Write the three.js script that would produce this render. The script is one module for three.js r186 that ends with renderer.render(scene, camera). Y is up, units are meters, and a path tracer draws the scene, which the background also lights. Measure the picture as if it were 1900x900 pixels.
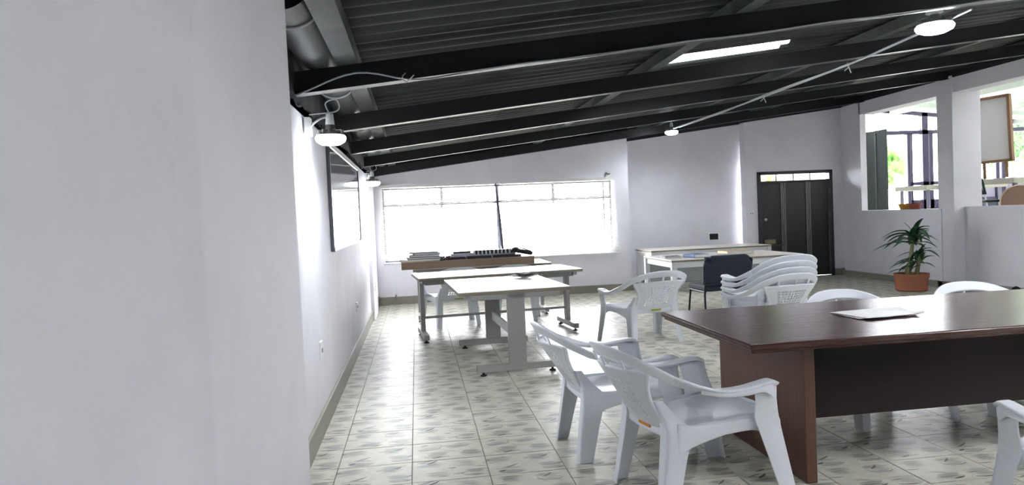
import * as THREE from 'three';
import { RoundedBoxGeometry } from 'three/addons/geometries/RoundedBoxGeometry.js';
import { mergeGeometries, mergeVertices, toCreasedNormals } from 'three/addons/utils/BufferGeometryUtils.js';
import { RectAreaLightUniformsLib } from 'three/addons/lights/RectAreaLightUniformsLib.js';

/* ------------------------------------------------------------------ camera, sky, exposure */
RectAreaLightUniformsLib.init();
const scene = new THREE.Scene();
const renderer = new THREE.WebGLRenderer({ antialias: true });
renderer.toneMapping = THREE.LinearToneMapping;
renderer.toneMappingExposure = 3.75;
renderer.shadowMap.enabled = true;
const EYE = 1.42;
const camera = new THREE.PerspectiveCamera(2 * Math.atan(450 / 1300) * 180 / Math.PI, 1900 / 900, 0.05, 200);
{
  const D = Math.PI / 180, yaw = 7.709 * D, pitch = 2.1025 * D, roll = 2.5 * D;
  const fw = new THREE.Vector3(Math.sin(yaw) * Math.cos(pitch), -Math.sin(pitch), -Math.cos(yaw) * Math.cos(pitch));
  const r = new THREE.Vector3(Math.cos(yaw), 0, Math.sin(yaw)), u = new THREE.Vector3().crossVectors(r, fw);
  const r2 = r.clone().multiplyScalar(Math.cos(roll)).addScaledVector(u, -Math.sin(roll));
  const u2 = u.clone().multiplyScalar(Math.cos(roll)).addScaledVector(r, Math.sin(roll));
  camera.position.set(0, EYE, 0);
  camera.quaternion.setFromRotationMatrix(new THREE.Matrix4().makeBasis(r2, u2, fw.clone().negate()));
  scene.add(camera);
}
scene.background = new THREE.Color().setRGB(0.955, 0.965, 1.02);   // bright overcast sky
scene.backgroundIntensity = 9;
const LAMP = 1.7;                                               // candela of each LED lamp, in the units of the sky above

/* ------------------------------------------------------------------ helpers */
const taken = {};
function numbered(n) { const k = taken[n] = (taken[n] ?? -1) + 1; return k ? `${n}_${String(k).padStart(3, '0')}` : n; }
let seed = 12345;
function rnd() { seed = (seed * 1664525 + 1013904223) >>> 0; return seed / 4294967296; }
const rr = (a, b) => a + (b - a) * rnd();
const V = (x, y, z) => new THREE.Vector3(x, y, z);
function std(hex, roughness = 0.6, extra = {}) { return new THREE.MeshStandardMaterial({ color: hex, roughness, ...extra }); }
function box(x0, x1, y0, y1, z0, z1) {
  const g = new THREE.BoxGeometry(Math.abs(x1 - x0), Math.abs(y1 - y0), Math.abs(z1 - z0));
  g.translate((x0 + x1) / 2, (y0 + y1) / 2, (z0 + z1) / 2); return g;
}
function rbox(x0, x1, y0, y1, z0, z1, r = 0.006, s = 2) {
  const g = new RoundedBoxGeometry(Math.abs(x1 - x0), Math.abs(y1 - y0), Math.abs(z1 - z0), s, r);
  g.translate((x0 + x1) / 2, (y0 + y1) / 2, (z0 + z1) / 2); return g;
}
function join(list) { const a = list.map((g) => g.index ? g.toNonIndexed() : g); a.forEach((g) => { for (const k of Object.keys(g.attributes)) if (!['position', 'normal', 'uv'].includes(k)) g.deleteAttribute(k); if (!g.attributes.uv) g.setAttribute('uv', new THREE.BufferAttribute(new Float32Array(g.attributes.position.count * 2), 2)); }); return a.length === 1 ? a[0] : mergeGeometries(a); }
function mesh(name, geo, mat, parent) {
  const m = new THREE.Mesh(Array.isArray(geo) ? join(geo) : geo, mat);
  m.castShadow = m.receiveShadow = true;
  const top = !parent || parent === scene;
  m.name = top ? numbered(name) : name; (parent || scene).add(m); return m;
}
function struct(name, geo, mat) { const m = mesh(name, geo, mat); m.userData.kind = 'structure'; return m; }
function structGroup(name) { const g = new THREE.Group(); g.name = numbered(name); g.userData.kind = 'structure'; scene.add(g); return g; }
function thing(name, label, category, pos = [0, 0, 0], turn = 0, group) {
  const g = new THREE.Group(); g.name = numbered(name); g.position.set(...pos); g.rotation.y = turn; g.userData = { label, category };
  if (group) g.userData.group = group; scene.add(g); return g;
}
function tag(o, label, category, group) { o.userData = { ...o.userData, label, category }; if (group) o.userData.group = group; return o; }
function copyOf(root, label, pos, turn = 0) {
  const r = root.clone(); r.name = numbered(root.name.replace(/_\d{3}$/, '')); r.userData = { ...root.userData, label }; r.position.set(...pos); r.rotation.y = turn; scene.add(r); return r;
}
function tube(pts, r = 0.004, seg = 24, rad = 6) { return new THREE.TubeGeometry(new THREE.CatmullRomCurve3(pts.map((p) => V(...p))), seg, r, rad); }
function bar(a, b, w, h) { // box bar from a to b
  const A = V(...a), B = V(...b), L = A.distanceTo(B), g = new THREE.BoxGeometry(w, h, L);
  const m = new THREE.Matrix4().lookAt(A, B, Math.abs(B.y - A.y) > 0.95 * L ? V(1, 0, 0) : V(0, 1, 0)); m.setPosition(A.clone().add(B).multiplyScalar(0.5)); g.applyMatrix4(m); return g;
}
function lathe(pts, seg = 32) { return new THREE.LatheGeometry(pts.map((p) => new THREE.Vector2(...p)), seg); }
// sweep of a rounded flat section: stations {c, a, b} = centre, half-width vector, half-thickness vector
function ribbon(st, n = 20, k = 12, pw = 0.55) {
  const cc = new THREE.CatmullRomCurve3(st.map((s) => V(...s.c)), false, 'centripetal');
  const lerpV = (key, t) => { const f = t * (st.length - 1), i = Math.min(st.length - 2, Math.floor(f)), w = f - i, p = st[i][key], q = st[i + 1][key]; return V(p[0] + (q[0] - p[0]) * w, p[1] + (q[1] - p[1]) * w, p[2] + (q[2] - p[2]) * w); };
  const pos = [], uv = [], idx = [];
  for (let i = 0; i <= n; i++) {
    const t = i / n, c = cc.getPoint(t), a = lerpV('a', t), b = lerpV('b', t);
    for (let j = 0; j < k; j++) {
      const th = j / k * Math.PI * 2, cs = Math.cos(th), sn = Math.sin(th);
      const p = c.clone().addScaledVector(a, Math.sign(cs) * Math.abs(cs) ** pw).addScaledVector(b, Math.sign(sn) * Math.abs(sn) ** pw);
      pos.push(p.x, p.y, p.z); uv.push(j / k, t);
    }
  }
  for (let i = 0; i < n; i++) for (let j = 0; j < k; j++) { const a = i * k + j, b = i * k + (j + 1) % k, c = a + k, d = b + k; idx.push(a, b, d, a, d, c); }
  for (const e of [0, n]) { const c = cc.getPoint(e / n), q = pos.length / 3; pos.push(c.x, c.y, c.z); uv.push(.5, .5); for (let j = 0; j < k; j++) { const a = e * k + j, b = e * k + (j + 1) % k; e ? idx.push(q, a, b) : idx.push(q, b, a); } }
  const g = new THREE.BufferGeometry(); g.setAttribute('position', new THREE.Float32BufferAttribute(pos, 3)); g.setAttribute('uv', new THREE.Float32BufferAttribute(uv, 2)); g.setIndex(idx); g.computeVertexNormals(); return g;
}
function surface(fn, nu, nv, thick = 0) { // parametric sheet u,v in 0..1, given a thickness
  const pos = [], uv = [], idx = [], S = (nu + 1) * (nv + 1);
  for (let s = 0; s < (thick ? 2 : 1); s++) for (let j = 0; j <= nv; j++) for (let i = 0; i <= nu; i++) {
    const u = i / nu, v = j / nv, p = V(...fn(u, v));
    if (s) { const e = 1e-3, du = V(...fn(Math.min(1, u + e), v)).sub(V(...fn(Math.max(0, u - e), v))), dv = V(...fn(u, Math.min(1, v + e))).sub(V(...fn(u, Math.max(0, v - e)))); p.addScaledVector(du.cross(dv).normalize(), -thick); }
    pos.push(p.x, p.y, p.z); uv.push(u, v);
  }
  const at = (i, j, s) => s * S + j * (nu + 1) + i;
  for (let j = 0; j < nv; j++) for (let i = 0; i < nu; i++) {
    idx.push(at(i, j, 0), at(i + 1, j, 0), at(i + 1, j + 1, 0), at(i, j, 0), at(i + 1, j + 1, 0), at(i, j + 1, 0));
    if (thick) idx.push(at(i, j, 1), at(i + 1, j + 1, 1), at(i + 1, j, 1), at(i, j, 1), at(i, j + 1, 1), at(i + 1, j + 1, 1));
  }
  if (thick) {
    for (let i = 0; i < nu; i++) for (const j of [0, nv]) { const a = at(i, j, 0), b = at(i + 1, j, 0), c = at(i, j, 1), d = at(i + 1, j, 1); j ? idx.push(a, b, d, a, d, c) : idx.push(a, d, b, a, c, d); }
    for (let j = 0; j < nv; j++) for (const i of [0, nu]) { const a = at(i, j, 0), b = at(i, j + 1, 0), c = at(i, j, 1), d = at(i, j + 1, 1); i ? idx.push(a, d, b, a, c, d) : idx.push(a, b, d, a, d, c); }
  }
  const g = new THREE.BufferGeometry(); g.setAttribute('position', new THREE.Float32BufferAttribute(pos, 3)); g.setAttribute('uv', new THREE.Float32BufferAttribute(uv, 2)); g.setIndex(idx); g.computeVertexNormals(); return g;
}
function canvasTex(w, h, draw, srgb = true) {
  const c = document.createElement('canvas'); c.width = w; c.height = h; draw(c.getContext('2d'), w, h);
  const t = new THREE.CanvasTexture(c); if (srgb) t.colorSpace = THREE.SRGBColorSpace; t.wrapS = t.wrapT = THREE.RepeatWrapping; return t;
}
function noiseTex(n, fn, srgb) { // DataTexture from fn(x,y) -> [r,g,b] 0..255
  const d = new Uint8Array(n * n * 4); for (let y = 0; y < n; y++) for (let x = 0; x < n; x++) { const v = fn(x / n, y / n); d.set([v[0], v[1], v[2], 255], (y * n + x) * 4); }
  const t = new THREE.DataTexture(d, n, n); t.magFilter = t.minFilter = THREE.LinearFilter; t.wrapS = t.wrapT = THREE.RepeatWrapping; if (srgb) t.colorSpace = THREE.SRGBColorSpace; t.needsUpdate = true; return t;
}
// tiling value noise
const LAT = Array.from({ length: 64 * 64 }, () => rnd());
function vn(x, y, per) { const xi = Math.floor(x), yi = Math.floor(y), fx = x - xi, fy = y - yi, s = (t) => t * t * (3 - 2 * t), g = (a, b) => LAT[(((b % per) + per) % per) * 64 + ((a % per) + per) % per]; const u = s(fx), v = s(fy); return (g(xi, yi) * (1 - u) + g(xi + 1, yi) * u) * (1 - v) + (g(xi, yi + 1) * (1 - u) + g(xi + 1, yi + 1) * u) * v; }
const fbm = (x, y) => 0.5 * vn(x * 4, y * 4, 4) + 0.28 * vn(x * 9, y * 9, 9) + 0.14 * vn(x * 21, y * 21, 21) + 0.08 * vn(x * 55, y * 55, 55);
function uvBox(g, s = 1) { // uv in metres from the dominant normal
  const p = g.attributes.position, n = g.attributes.normal, u = new Float32Array(p.count * 2);
  for (let i = 0; i < p.count; i++) { const ax = Math.abs(n.getX(i)), ay = Math.abs(n.getY(i)), az = Math.abs(n.getZ(i)); const [a, b] = ax > ay && ax > az ? [p.getZ(i), p.getY(i)] : ay > az ? [p.getX(i), p.getZ(i)] : [p.getX(i), p.getY(i)]; u[2 * i] = a * s; u[2 * i + 1] = b * s; }
  g.setAttribute('uv', new THREE.BufferAttribute(u, 2)); return g;
}

/* ------------------------------------------------------------------ materials */
const plasterBump = noiseTex(256, (x, y) => { const v = 255 * fbm(x, y); return [v, v, v]; });
const wallMap = noiseTex(256, (x, y) => { const v = 236 + 14 * (fbm(x, y) - 0.5); return [v - 2, v - 2, v + 4]; }, true);
const M = {};
M.wall = new THREE.MeshStandardMaterial({ map: wallMap, roughness: 0.8, bumpMap: plasterBump, bumpScale: 0.003 });
M.baseboard = std(0x8f8c80, 0.45);
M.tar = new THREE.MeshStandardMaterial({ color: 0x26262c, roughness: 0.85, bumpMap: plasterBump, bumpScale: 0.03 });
const sheetMap = noiseTex(256, (x, y) => { const v = 0.75 + 0.6 * (fbm(x, y) - 0.5); return [58 * v, 65 * v, 63 * v]; }, true);
M.sheet = new THREE.MeshStandardMaterial({ map: sheetMap, roughness: 0.45, side: THREE.DoubleSide });
M.rafter = new THREE.MeshStandardMaterial({ color: 0x131318, roughness: 0.42 });
const purlinMap = noiseTex(128, (x, y) => { const v = 0.85 + 0.5 * (fbm(x, y) - 0.5); return [92 * v, 98 * v, 95 * v]; }, true);
M.purlin = new THREE.MeshStandardMaterial({ map: purlinMap, roughness: 0.6 });
M.gutter = new THREE.MeshStandardMaterial({ map: purlinMap, roughness: 0.55, side: THREE.DoubleSide });
M.plastic = new THREE.MeshPhysicalMaterial({ color: 0xe4e8ee, roughness: 0.28, specularIntensity: 0.8 });
M.tableTop = std(0xece6dc, 0.35);
M.tableEdge = std(0x857d70, 0.5);
M.greyMetal = std(0x9b9b98, 0.45, { metalness: 0.15 });
M.whiteMetal = std(0xe6e8ea, 0.4);
M.blackRubber = std(0x141414, 0.7);
M.black = std(0x16161a, 0.5);
M.navy = std(0x1c2130, 0.75);
M.steel = std(0xb8b8b4, 0.3, { metalness: 0.8 });
M.cable = std(0xb9bcc0, 0.5);
M.white = std(0xf0f0ee, 0.5);
M.alu = std(0xcfd2d4, 0.35, { metalness: 0.5 }); M.winFrame = std(0x6d7178, 0.5);
M.violet = std(0x28233f, 0.4);
M.glass = new THREE.MeshPhysicalMaterial({ color: 0xffffff, transmission: 1, roughness: 0, thickness: 0, ior: 1.5 });
M.doorDark = new THREE.MeshStandardMaterial({ color: 0x2c2e2c, roughness: 0.38, metalness: 0.2, bumpMap: plasterBump, bumpScale: 0.002 });
M.concrete = std(0xb5b2a8, 0.9);
M.terracotta = std(0xa86a4c, 0.8);

/* ------------------------------------------------------------------ floor: printed ceramic tiles */
const TX = 0.428, TZ = 0.33, TX0 = -0.09, TZ0 = -3.80;
const tileTex = canvasTex(1024, 1024, (c, w, h) => {
  c.fillStyle = '#c1beaf'; c.fillRect(0, 0, w, h);
  for (let q = 0; q < 4; q++) {
    const ox = (q % 2) * 512, oy = (q >> 1) * 512; c.save(); c.beginPath(); c.rect(ox, oy, 512, 512); c.clip();
    for (let i = 0; i < 260; i++) { const v = 190 + rnd() * 30; c.fillStyle = `rgba(${v},${v},${v - 14},0.18)`; c.beginPath(); c.ellipse(ox + rnd() * 512, oy + rnd() * 512, 20 + rnd() * 50, 14 + rnd() * 40, rnd() * 3, 0, 7); c.fill(); }
    for (let j = 0; j < 2; j++) for (let i = 0; i < 2; i++) {
      const x = ox + (i + 0.5 + (j % 2 ? 0.12 : -0.1)) * 256 + rr(-26, 26), y = oy + (j + 0.5) * 256 + rr(-26, 26), a = rr(-0.5, 0.5), rx = rr(84, 112), ry = rr(70, 100), g = 158 + rnd() * 26;
      for (let k = 0; k < 9; k++) { const q = g + rr(-14, 10); c.fillStyle = `rgba(${q - 12},${q - 12},${q - 18},0.42)`; c.beginPath(); c.ellipse(x + rr(-0.3, 0.3) * rx, y + rr(-0.75, 0.75) * ry, rx * rr(0.45, 0.9), ry * rr(0.12, 0.34), a + rr(-0.25, 0.25), 0, 7); c.fill(); }
      for (let k = 0; k < 6; k++) { c.strokeStyle = `rgba(88,90,84,${rr(0.2, 0.55)})`; c.lineWidth = rr(3, 9); const b = y + rr(-ry, ry) * 0.8, X = x + rr(-30, 30); c.beginPath(); c.moveTo(X - rx * rr(0.3, 0.9), b); c.quadraticCurveTo(X, b + rr(-30, 30), X + rx * rr(0.3, 0.9), b + rr(-12, 12)); c.stroke(); }
      if (rnd() < 0.6) { c.strokeStyle = `rgba(70,72,66,${rr(0.3, 0.7)})`; c.lineWidth = rr(5, 10); c.beginPath(); c.ellipse(x, y, rx, ry * 0.85, a, rr(0.2, 1), rr(2, 3)); c.stroke(); }
      for (let k = 0; k < 3; k++) if (rnd() < 0.85) { c.fillStyle = `rgba(40,42,38,${rr(0.5, 0.85)})`; const b = rr(-0.9, 0.9), L = rr(30, 74), X = x + rr(-110, 110), Y = y + rr(-110, 110), w = rr(8, 18); c.beginPath(); c.moveTo(X - L * Math.cos(b), Y - L * Math.sin(b)); c.quadraticCurveTo(X + w, Y + w + 12, X + L * Math.cos(b), Y + L * Math.sin(b)); c.quadraticCurveTo(X - w, Y - w + 12, X - L * Math.cos(b), Y - L * Math.sin(b)); c.fill(); }
    }
    c.restore();
  }
});
M.tile = new THREE.MeshPhysicalMaterial({ map: tileTex, roughness: 0.36, specularIntensity: 0.25 });
M.grout = std(0x6f6c64, 0.9);
{
  const floor = structGroup('floor');
  mesh('slab', box(-1.2, 8.9, -0.25, -0.005, -13.4, 2.8), M.grout, floor);
  const variants = [0, 1, 2, 3].map((q) => {
    const g = new THREE.BoxGeometry(TX - 0.005, 0.006, TZ - 0.005); g.translate(0, -0.003, 0);
    const u = g.attributes.uv; for (let i = 0; i < u.count; i++) u.setXY(i, u.getX(i) * 0.5 + (q % 2) * 0.5, u.getY(i) * 0.5 + (q >> 1) * 0.5); return g;
  });
  const cells = [];
  for (let i = -3; i < 21; i++) for (let j = -20; j < 30; j++) {
    const x = TX0 + (i + 0.5) * TX, z = TZ0 - (j + 0.5) * TZ;
    if (x < -0.95 || x > 8.7 || z > 2.6 || z < -13.3) continue;
    cells.push({ x, z, q: Math.floor(rnd() * 4), d: z < -2.9 && x / -z < 0.98 && x > -0.75 ? Math.hypot(x, z) : 100 + Math.hypot(x, z) });
  }
  cells.sort((a, b) => a.d - b.d);
  const rest = [];
  cells.forEach((c, k) => { if (k < 300) { const m = mesh('tile', variants[c.q], M.tile, floor); m.position.set(c.x, 0, c.z); m.rotation.set(rr(-0.0035, 0.0035), 0, rr(-0.0035, 0.0035)); } else rest.push(variants[c.q].clone().translate(c.x, 0, c.z)); });
  mesh('tile_field', rest, M.tile, floor).userData.kind = 'stuff';
}

/* ------------------------------------------------------------------ walls */
const SL = 0.118, roofY = (x, d = 0) => 2.2 + d + SL * (x + 0.7);        // underside plane of the rafters
function wallXY(x0, x1, z, thick, hole, topD = 0.05) { // wall facing +z with a sloping top and an optional hole [x0,x1,y0,y1]
  const s = new THREE.Shape([new THREE.Vector2(x0, -0.2), new THREE.Vector2(x1, -0.2), new THREE.Vector2(x1, roofY(x1, topD)), new THREE.Vector2(x0, roofY(x0, topD))]);
  if (hole) s.holes.push(new THREE.Path([[hole[0], hole[2]], [hole[0], hole[3]], [hole[1], hole[3]], [hole[1], hole[2]]].map((p) => new THREE.Vector2(...p))));
  const g = new THREE.ExtrudeGeometry(s, { depth: thick, bevelEnabled: false }); g.translate(0, 0, z - thick); return uvBox(g, 0.6);
}
const ZB = -12.2, ZR = -13.05, ZD = -12.75;
const WIN = [-0.56, 3.5, 0.72, 2.0], DOOR = [6.53, 8.08, 0, 2.07];
struct('wall_left', [uvBox(box(-0.95, -0.70, -0.2, 2.14, -12.4, -3.0), 0.6)], M.wall);
{
  const s = new THREE.Shape([[-0.95, -2.8], [-0.545, -2.8], [-0.545, 1.70], [-0.54, 1.715], [-0.512, 1.76], [-0.505, 1.785], [-0.505, 3.09], [-0.508, 3.105], [-0.515, 3.117], [-0.527, 3.12], [-0.95, 3.12]].map((p) => new THREE.Vector2(...p)));
  const g = new THREE.ExtrudeGeometry(s, { depth: 2.8, bevelEnabled: false }); g.rotateX(-Math.PI / 2); g.translate(0, -0.2, 0); struct('wall_left', uvBox(toCreasedNormals(g, 0.6), 0.6), M.wall);
}
struct('trim_2', [uvBox(rbox(-0.95, -0.655, -0.2, 2.14, -11.25, -10.3, 0.01), 0.6)], M.wall);
struct('wall_back', wallXY(-0.95, 3.8, ZB, 0.22, WIN), M.wall);
struct('wall_back', [wallXY(3.58, 6.42, ZR, 0.2), uvBox(box(3.58, 3.8, -0.2, roofY(3.7, 0.05), ZR - 0.1, ZB - 0.2), 0.6)], M.wall);
struct('wall_back', wallXY(6.3, 8.6, ZD, 0.2, DOOR), M.wall);
const XR = 8.3;
struct('wall_right', [uvBox(box(XR, XR + 0.12, -0.2, 3.3, -12.9, -12.16), 0.6), uvBox(box(XR, XR + 0.3, 3.04, 3.3, -12.2, 2.8), 0.6), uvBox(box(XR - 0.05, XR + 0.22, -0.2, 1.25, -12.3, -10.1), 0.6),
  uvBox(box(XR + 0.15, XR + 0.4, -0.2, 1.27, -9.9, 2.8), 0.6)], M.wall);
struct('trim_3', uvBox(rbox(XR - 0.03, XR + 0.46, -0.2, 3.3, -10.18, -9.85, 0.008), 0.6), M.wall);
struct('trim_4', uvBox(rbox(XR - 0.03, XR + 0.46, -0.2, 3.3, -5.6, -5.3, 0.008), 0.6), M.wall);
struct('trim_5', uvBox(rbox(XR - 0.03, XR + 0.46, -0.2, 3.3, -1.2, -0.9, 0.008), 0.6), M.wall);
struct('wall_front', uvBox(box(-0.95, 8.6, -0.2, 3.6, 2.6, 2.8), 0.6), M.wall);
struct('baseboard_left', [rbox(-0.71, -0.68, 0, 0.15, -12.2, -3.1, 0.004)], M.baseboard);
struct('baseboard_back', [rbox(-0.7, 3.82, 0, 0.13, ZB - 0.01, ZB + 0.018, 0.004), rbox(3.79, 3.82, 0, 0.13, ZR, ZB + 0.015, 0.004), rbox(3.8, 6.31, 0, 0.13, ZR - 0.01, ZR + 0.018, 0.004), rbox(6.29, DOOR[0] - 0.01, 0, 0.13, ZD - 0.01, ZD + 0.018, 0.004), rbox(DOOR[1] + 0.01, XR, 0, 0.13, ZD - 0.01, ZD + 0.018, 0.004)], M.baseboard);
struct('baseboard_right', [rbox(XR - 0.07, XR - 0.04, 0, 0.1, -12.7, -10.18, 0.004), rbox(XR - 0.05, XR - 0.02, 0, 0.1, -10.2, -9.84, 0.004), rbox(XR + 0.13, XR + 0.16, 0, 0.1, -9.85, 2.6, 0.004)], M.baseboard);

/* ------------------------------------------------------------------ ceiling: rafters, purlins, corrugated sheets */
const ceiling = structGroup('ceiling');
const SHEET_D = 0.255;
{
  const n = V(-SL, 1, 0).normalize();
  function slopeBox(x0, x1, d0, d1, z0, z1) { // box lying along the slope
    const g = new THREE.BoxGeometry(1, 1, Math.abs(z1 - z0)), p = g.attributes.position;
    for (let i = 0; i < p.count; i++) { const x = p.getX(i) > 0 ? x1 : x0, d = p.getY(i) > 0 ? d1 : d0; p.setXY(i, x, roofY(x, d)); }
    g.translate(0, 0, (z0 + z1) / 2); g.computeVertexNormals(); return uvBox(g, 0.8);
  }
  for (const z of [-12.05, -9.95, -8.05, -6.15, -4.35, -2.45, -0.55, 1.35]) {
    const r = mesh('rafter', slopeBox(-0.72, 8.32, 0.0, 0.13, z - 0.035, z + 0.035), M.rafter, ceiling);
    mesh('flange', [slopeBox(-0.72, 8.32, -0.006, 0.0, z - 0.05, z + 0.05)], M.rafter, r);
  }
  for (const x of [-0.36, 2.15, 4.32, 6.45, 8.2]) mesh('purlin', slopeBox(x - 0.06, x + 0.06, 0.131, 0.222, -13.0, 2.6), M.purlin, ceiling);
  // corrugated sheets, pitch 177 mm; one bay is left for the translucent sheet
  const pitch = 0.177, per = 12, zA = -13.3, zB = 2.75, N = Math.round((zB - zA) / pitch) * per, xs = [-0.42, 1.0, 2.1, 2.42, 3.52, 4.4, 5.5, 6.0, 7.1, 8.75], holes = { '2.42': [[-6.46, -6.1]], '1': [[-0.8, -0.36]], '4.4': [[-2.1, -0.9]], '6': [[-2.2, -0.7]] };
  const fy = (z) => 0.029 * Math.cos((z + 6.28) / pitch * 2 * Math.PI);
  const solid = [], clear = [];
  for (let k = 0; k < xs.length - 1; k++) {
    const strip = (za, zb) => { const cnt = Math.max(2, Math.round((zb - za) / pitch * per)), g = surface((u, v) => { const x = xs[k] + (xs[k + 1] - xs[k]) * u, z = za + (zb - za) * v; return [x, roofY(x, SHEET_D) + fy(z), z]; }, 2, cnt); const uvA = g.attributes.uv, p = g.attributes.position; for (let i = 0; i < uvA.count; i++) uvA.setXY(i, p.getX(i) * 0.35, p.getZ(i) * 0.9); return g; };
    let z = zA; for (const [h0, h1] of holes[String(xs[k])] || []) { solid.push(strip(z, h0)); clear.push(strip(h0, h1)); z = h1; } solid.push(strip(z, zB));
  }
  mesh('corrugated_sheet', solid, M.sheet, ceiling);
  for (const g of clear) mesh('skylight_sheet', g, new THREE.MeshPhysicalMaterial({ color: 0xffffff, transmission: 0.9, roughness: 0.5, thickness: 0, side: THREE.DoubleSide }), ceiling);
  // dark bands between the wall heads and the sheets
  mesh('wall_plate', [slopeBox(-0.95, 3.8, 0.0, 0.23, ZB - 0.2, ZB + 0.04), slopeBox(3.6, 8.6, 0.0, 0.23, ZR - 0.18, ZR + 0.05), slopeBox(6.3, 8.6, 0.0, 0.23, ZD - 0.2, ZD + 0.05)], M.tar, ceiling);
  // ragged tarred strip on the head of the left wall
  const g = surface((u, v) => { const z = 2.7 - 15 * u, low = v < 0.5 ? 2.13 + 0.05 * vn(u * 60, 1.3, 64) + 0.03 * vn(u * 190, 7.1, 64) : 2.62; return [-0.685 + 0.02 * vn(u * 90, v * 9, 64) - (v > 0.6 ? 0.02 : 0), v <= 0.5 ? low : 2.2 + (v - 0.5) * 0.84, z]; }, 300, 8, 0.01);
  mesh('tarred_strip', g, M.tar, ceiling);
  mesh('flashing', [box(-1.1, -0.2, 2.56, 2.6, -13.3, 2.75), box(-1.1, -0.9, 2.1, 2.6, -13.3, 2.75)], M.sheet, ceiling);
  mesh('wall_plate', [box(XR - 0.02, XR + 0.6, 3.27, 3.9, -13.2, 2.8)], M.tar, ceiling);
  mesh('end_closure', [box(-1.1, 8.9, 2.1, 4.2, 2.6, 2.9), box(-1.1, 8.9, 2.3, 4.2, -13.5, -13.22)], M.tar, ceiling);
}
{
  const t = thing('rain_gutter', 'large grey half-round gutter along the left wall under the roof', 'gutter', [-0.54, 2.5, 0]);
  const g = new THREE.CylinderGeometry(0.15, 0.15, 8.85, 28, 40, true, Math.PI / 2, Math.PI); g.rotateX(-Math.PI / 2); g.translate(0, 0, -7.57);
  const p = g.attributes.position; for (let i = 0; i < p.count; i++) { const z = p.getZ(i); p.setX(i, p.getX(i) * (1 + 0.03 * Math.sin(z * 5))); }
  g.rotateZ(0); mesh('trough', g, M.gutter, t);
  for (const z of [-3.42, -5.3, -7.2, -9.1]) { const s = new THREE.TorusGeometry(0.155, 0.008, 6, 24, Math.PI); s.rotateZ(Math.PI); s.translate(0, 0, z); mesh('strap', s, M.cable, t); }
}

/* ------------------------------------------------------------------ window_1 in the back wall */
{
  const w = structGroup('window_1'), [x0, x1, y0, y1] = WIN, z = ZB - 0.12, f = 0.035;
  mesh('frame', [box(x0, x1, y0, y0 + f, z - 0.03, z + 0.03), box(x0, x1, y1 - f, y1, z - 0.03, z + 0.03), box(x0, x0 + f, y0, y1, z - 0.03, z + 0.03), box(x1 - f, x1, y0, y1, z - 0.03, z + 0.03)], M.winFrame, w);
  mesh('transom_bar', box(x0, x1, 1.68, 1.72, z - 0.025, z + 0.025), M.winFrame, w);
  const mull = [0.46, 1.44, 2.44]; for (const m of mull) mesh('mullion', box(m - 0.025, m + 0.025, m === 1.44 ? y0 : 1.62, y1, z - 0.025, z + 0.025), M.winFrame, w);
  for (const [xa, xb, a, b] of [[x0, 0.46, 1.72, y1 - f], [0.46, 1.44, 1.72, y1 - f], [1.44, 2.44, 1.72, y1 - f], [2.44, x1, 1.72, y1 - f], [x0, 1.44, y0 + f, 1.68], [1.44, x1, y0 + f, 1.68]]) mesh('pane', box(xa + 0.025, xb - 0.025, a, b, z - 0.002, z + 0.002), M.glass, w);
  mesh('window_sill', rbox(x0 - 0.02, x1 + 0.02, y0 - 0.03, y0 - 0.001, ZB - 0.1, ZB + 0.03), M.wall, w);
}
M.slat = new THREE.MeshPhysicalMaterial({ color: 0xf4f4f2, roughness: 0.6, transmission: 0.2, thickness: 0 });
function blind(x0, x1, yBottom, lean, label) {
  const t = thing('venetian_blind', label, 'blind', [(x0 + x1) / 2, 0, ZB + 0.05], 0, 'white blinds on the back window'), w = (x1 - x0) / 2;
  mesh('head_rail', rbox(-w, w, 2.0, 2.045, -0.025, 0.025, 0.004), M.white, t);
  const sl = []; let y = 1.985;
  while (y > yBottom + 0.03) { const g = new THREE.BoxGeometry(w * 2, 0.0012, 0.024); g.rotateX(0.3); const s = lean * (1.985 - y); g.translate(s, y, 0); sl.push(g); y -= y < yBottom + 0.12 ? 0.006 : 0.022; }
  mesh('slats', sl, M.slat, t).userData.kind = 'stuff';
  mesh('bottom_rail', rbox(-w + lean, w + lean, yBottom, yBottom + 0.022, -0.014, 0.014, 0.003), M.white, t);
  for (const x of [-w * 0.8, 0, w * 0.8]) mesh('ladder_cord', tube([[x, 2.0, 0.014], [x + lean, yBottom, 0.014]], 0.0015, 2, 4), M.white, t);
  mesh('tilt_wand', tube([[-w + 0.06, 2.0, 0.035], [-w + 0.1, 1.5, 0.04]], 0.004, 4, 6), M.alu, t);
  return t;
}
{
  const t = blind(-0.6, 1.37, 0.75, 0.02, 'white slatted blind over the left half of the back window');
  const c = mesh('pull_cord', tube([[-0.8, 2.0, 0.03], [-0.79, 1.2, 0.06], [-0.785, 0.18, 0.06]], 0.003, 10, 5), M.white, t);
  mesh('tassel', lathe([[0, 0], [0.022, 0.01], [0.018, 0.05], [0.006, 0.08], [0, 0.085]], 12).translate(-0.785, 0.1, 0.06), std(0x8a8f94, 0.5), c);
}
blind(1.47, 3.53, 0.69, 0.03, 'white slatted blind over the right half of the back window');
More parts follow.
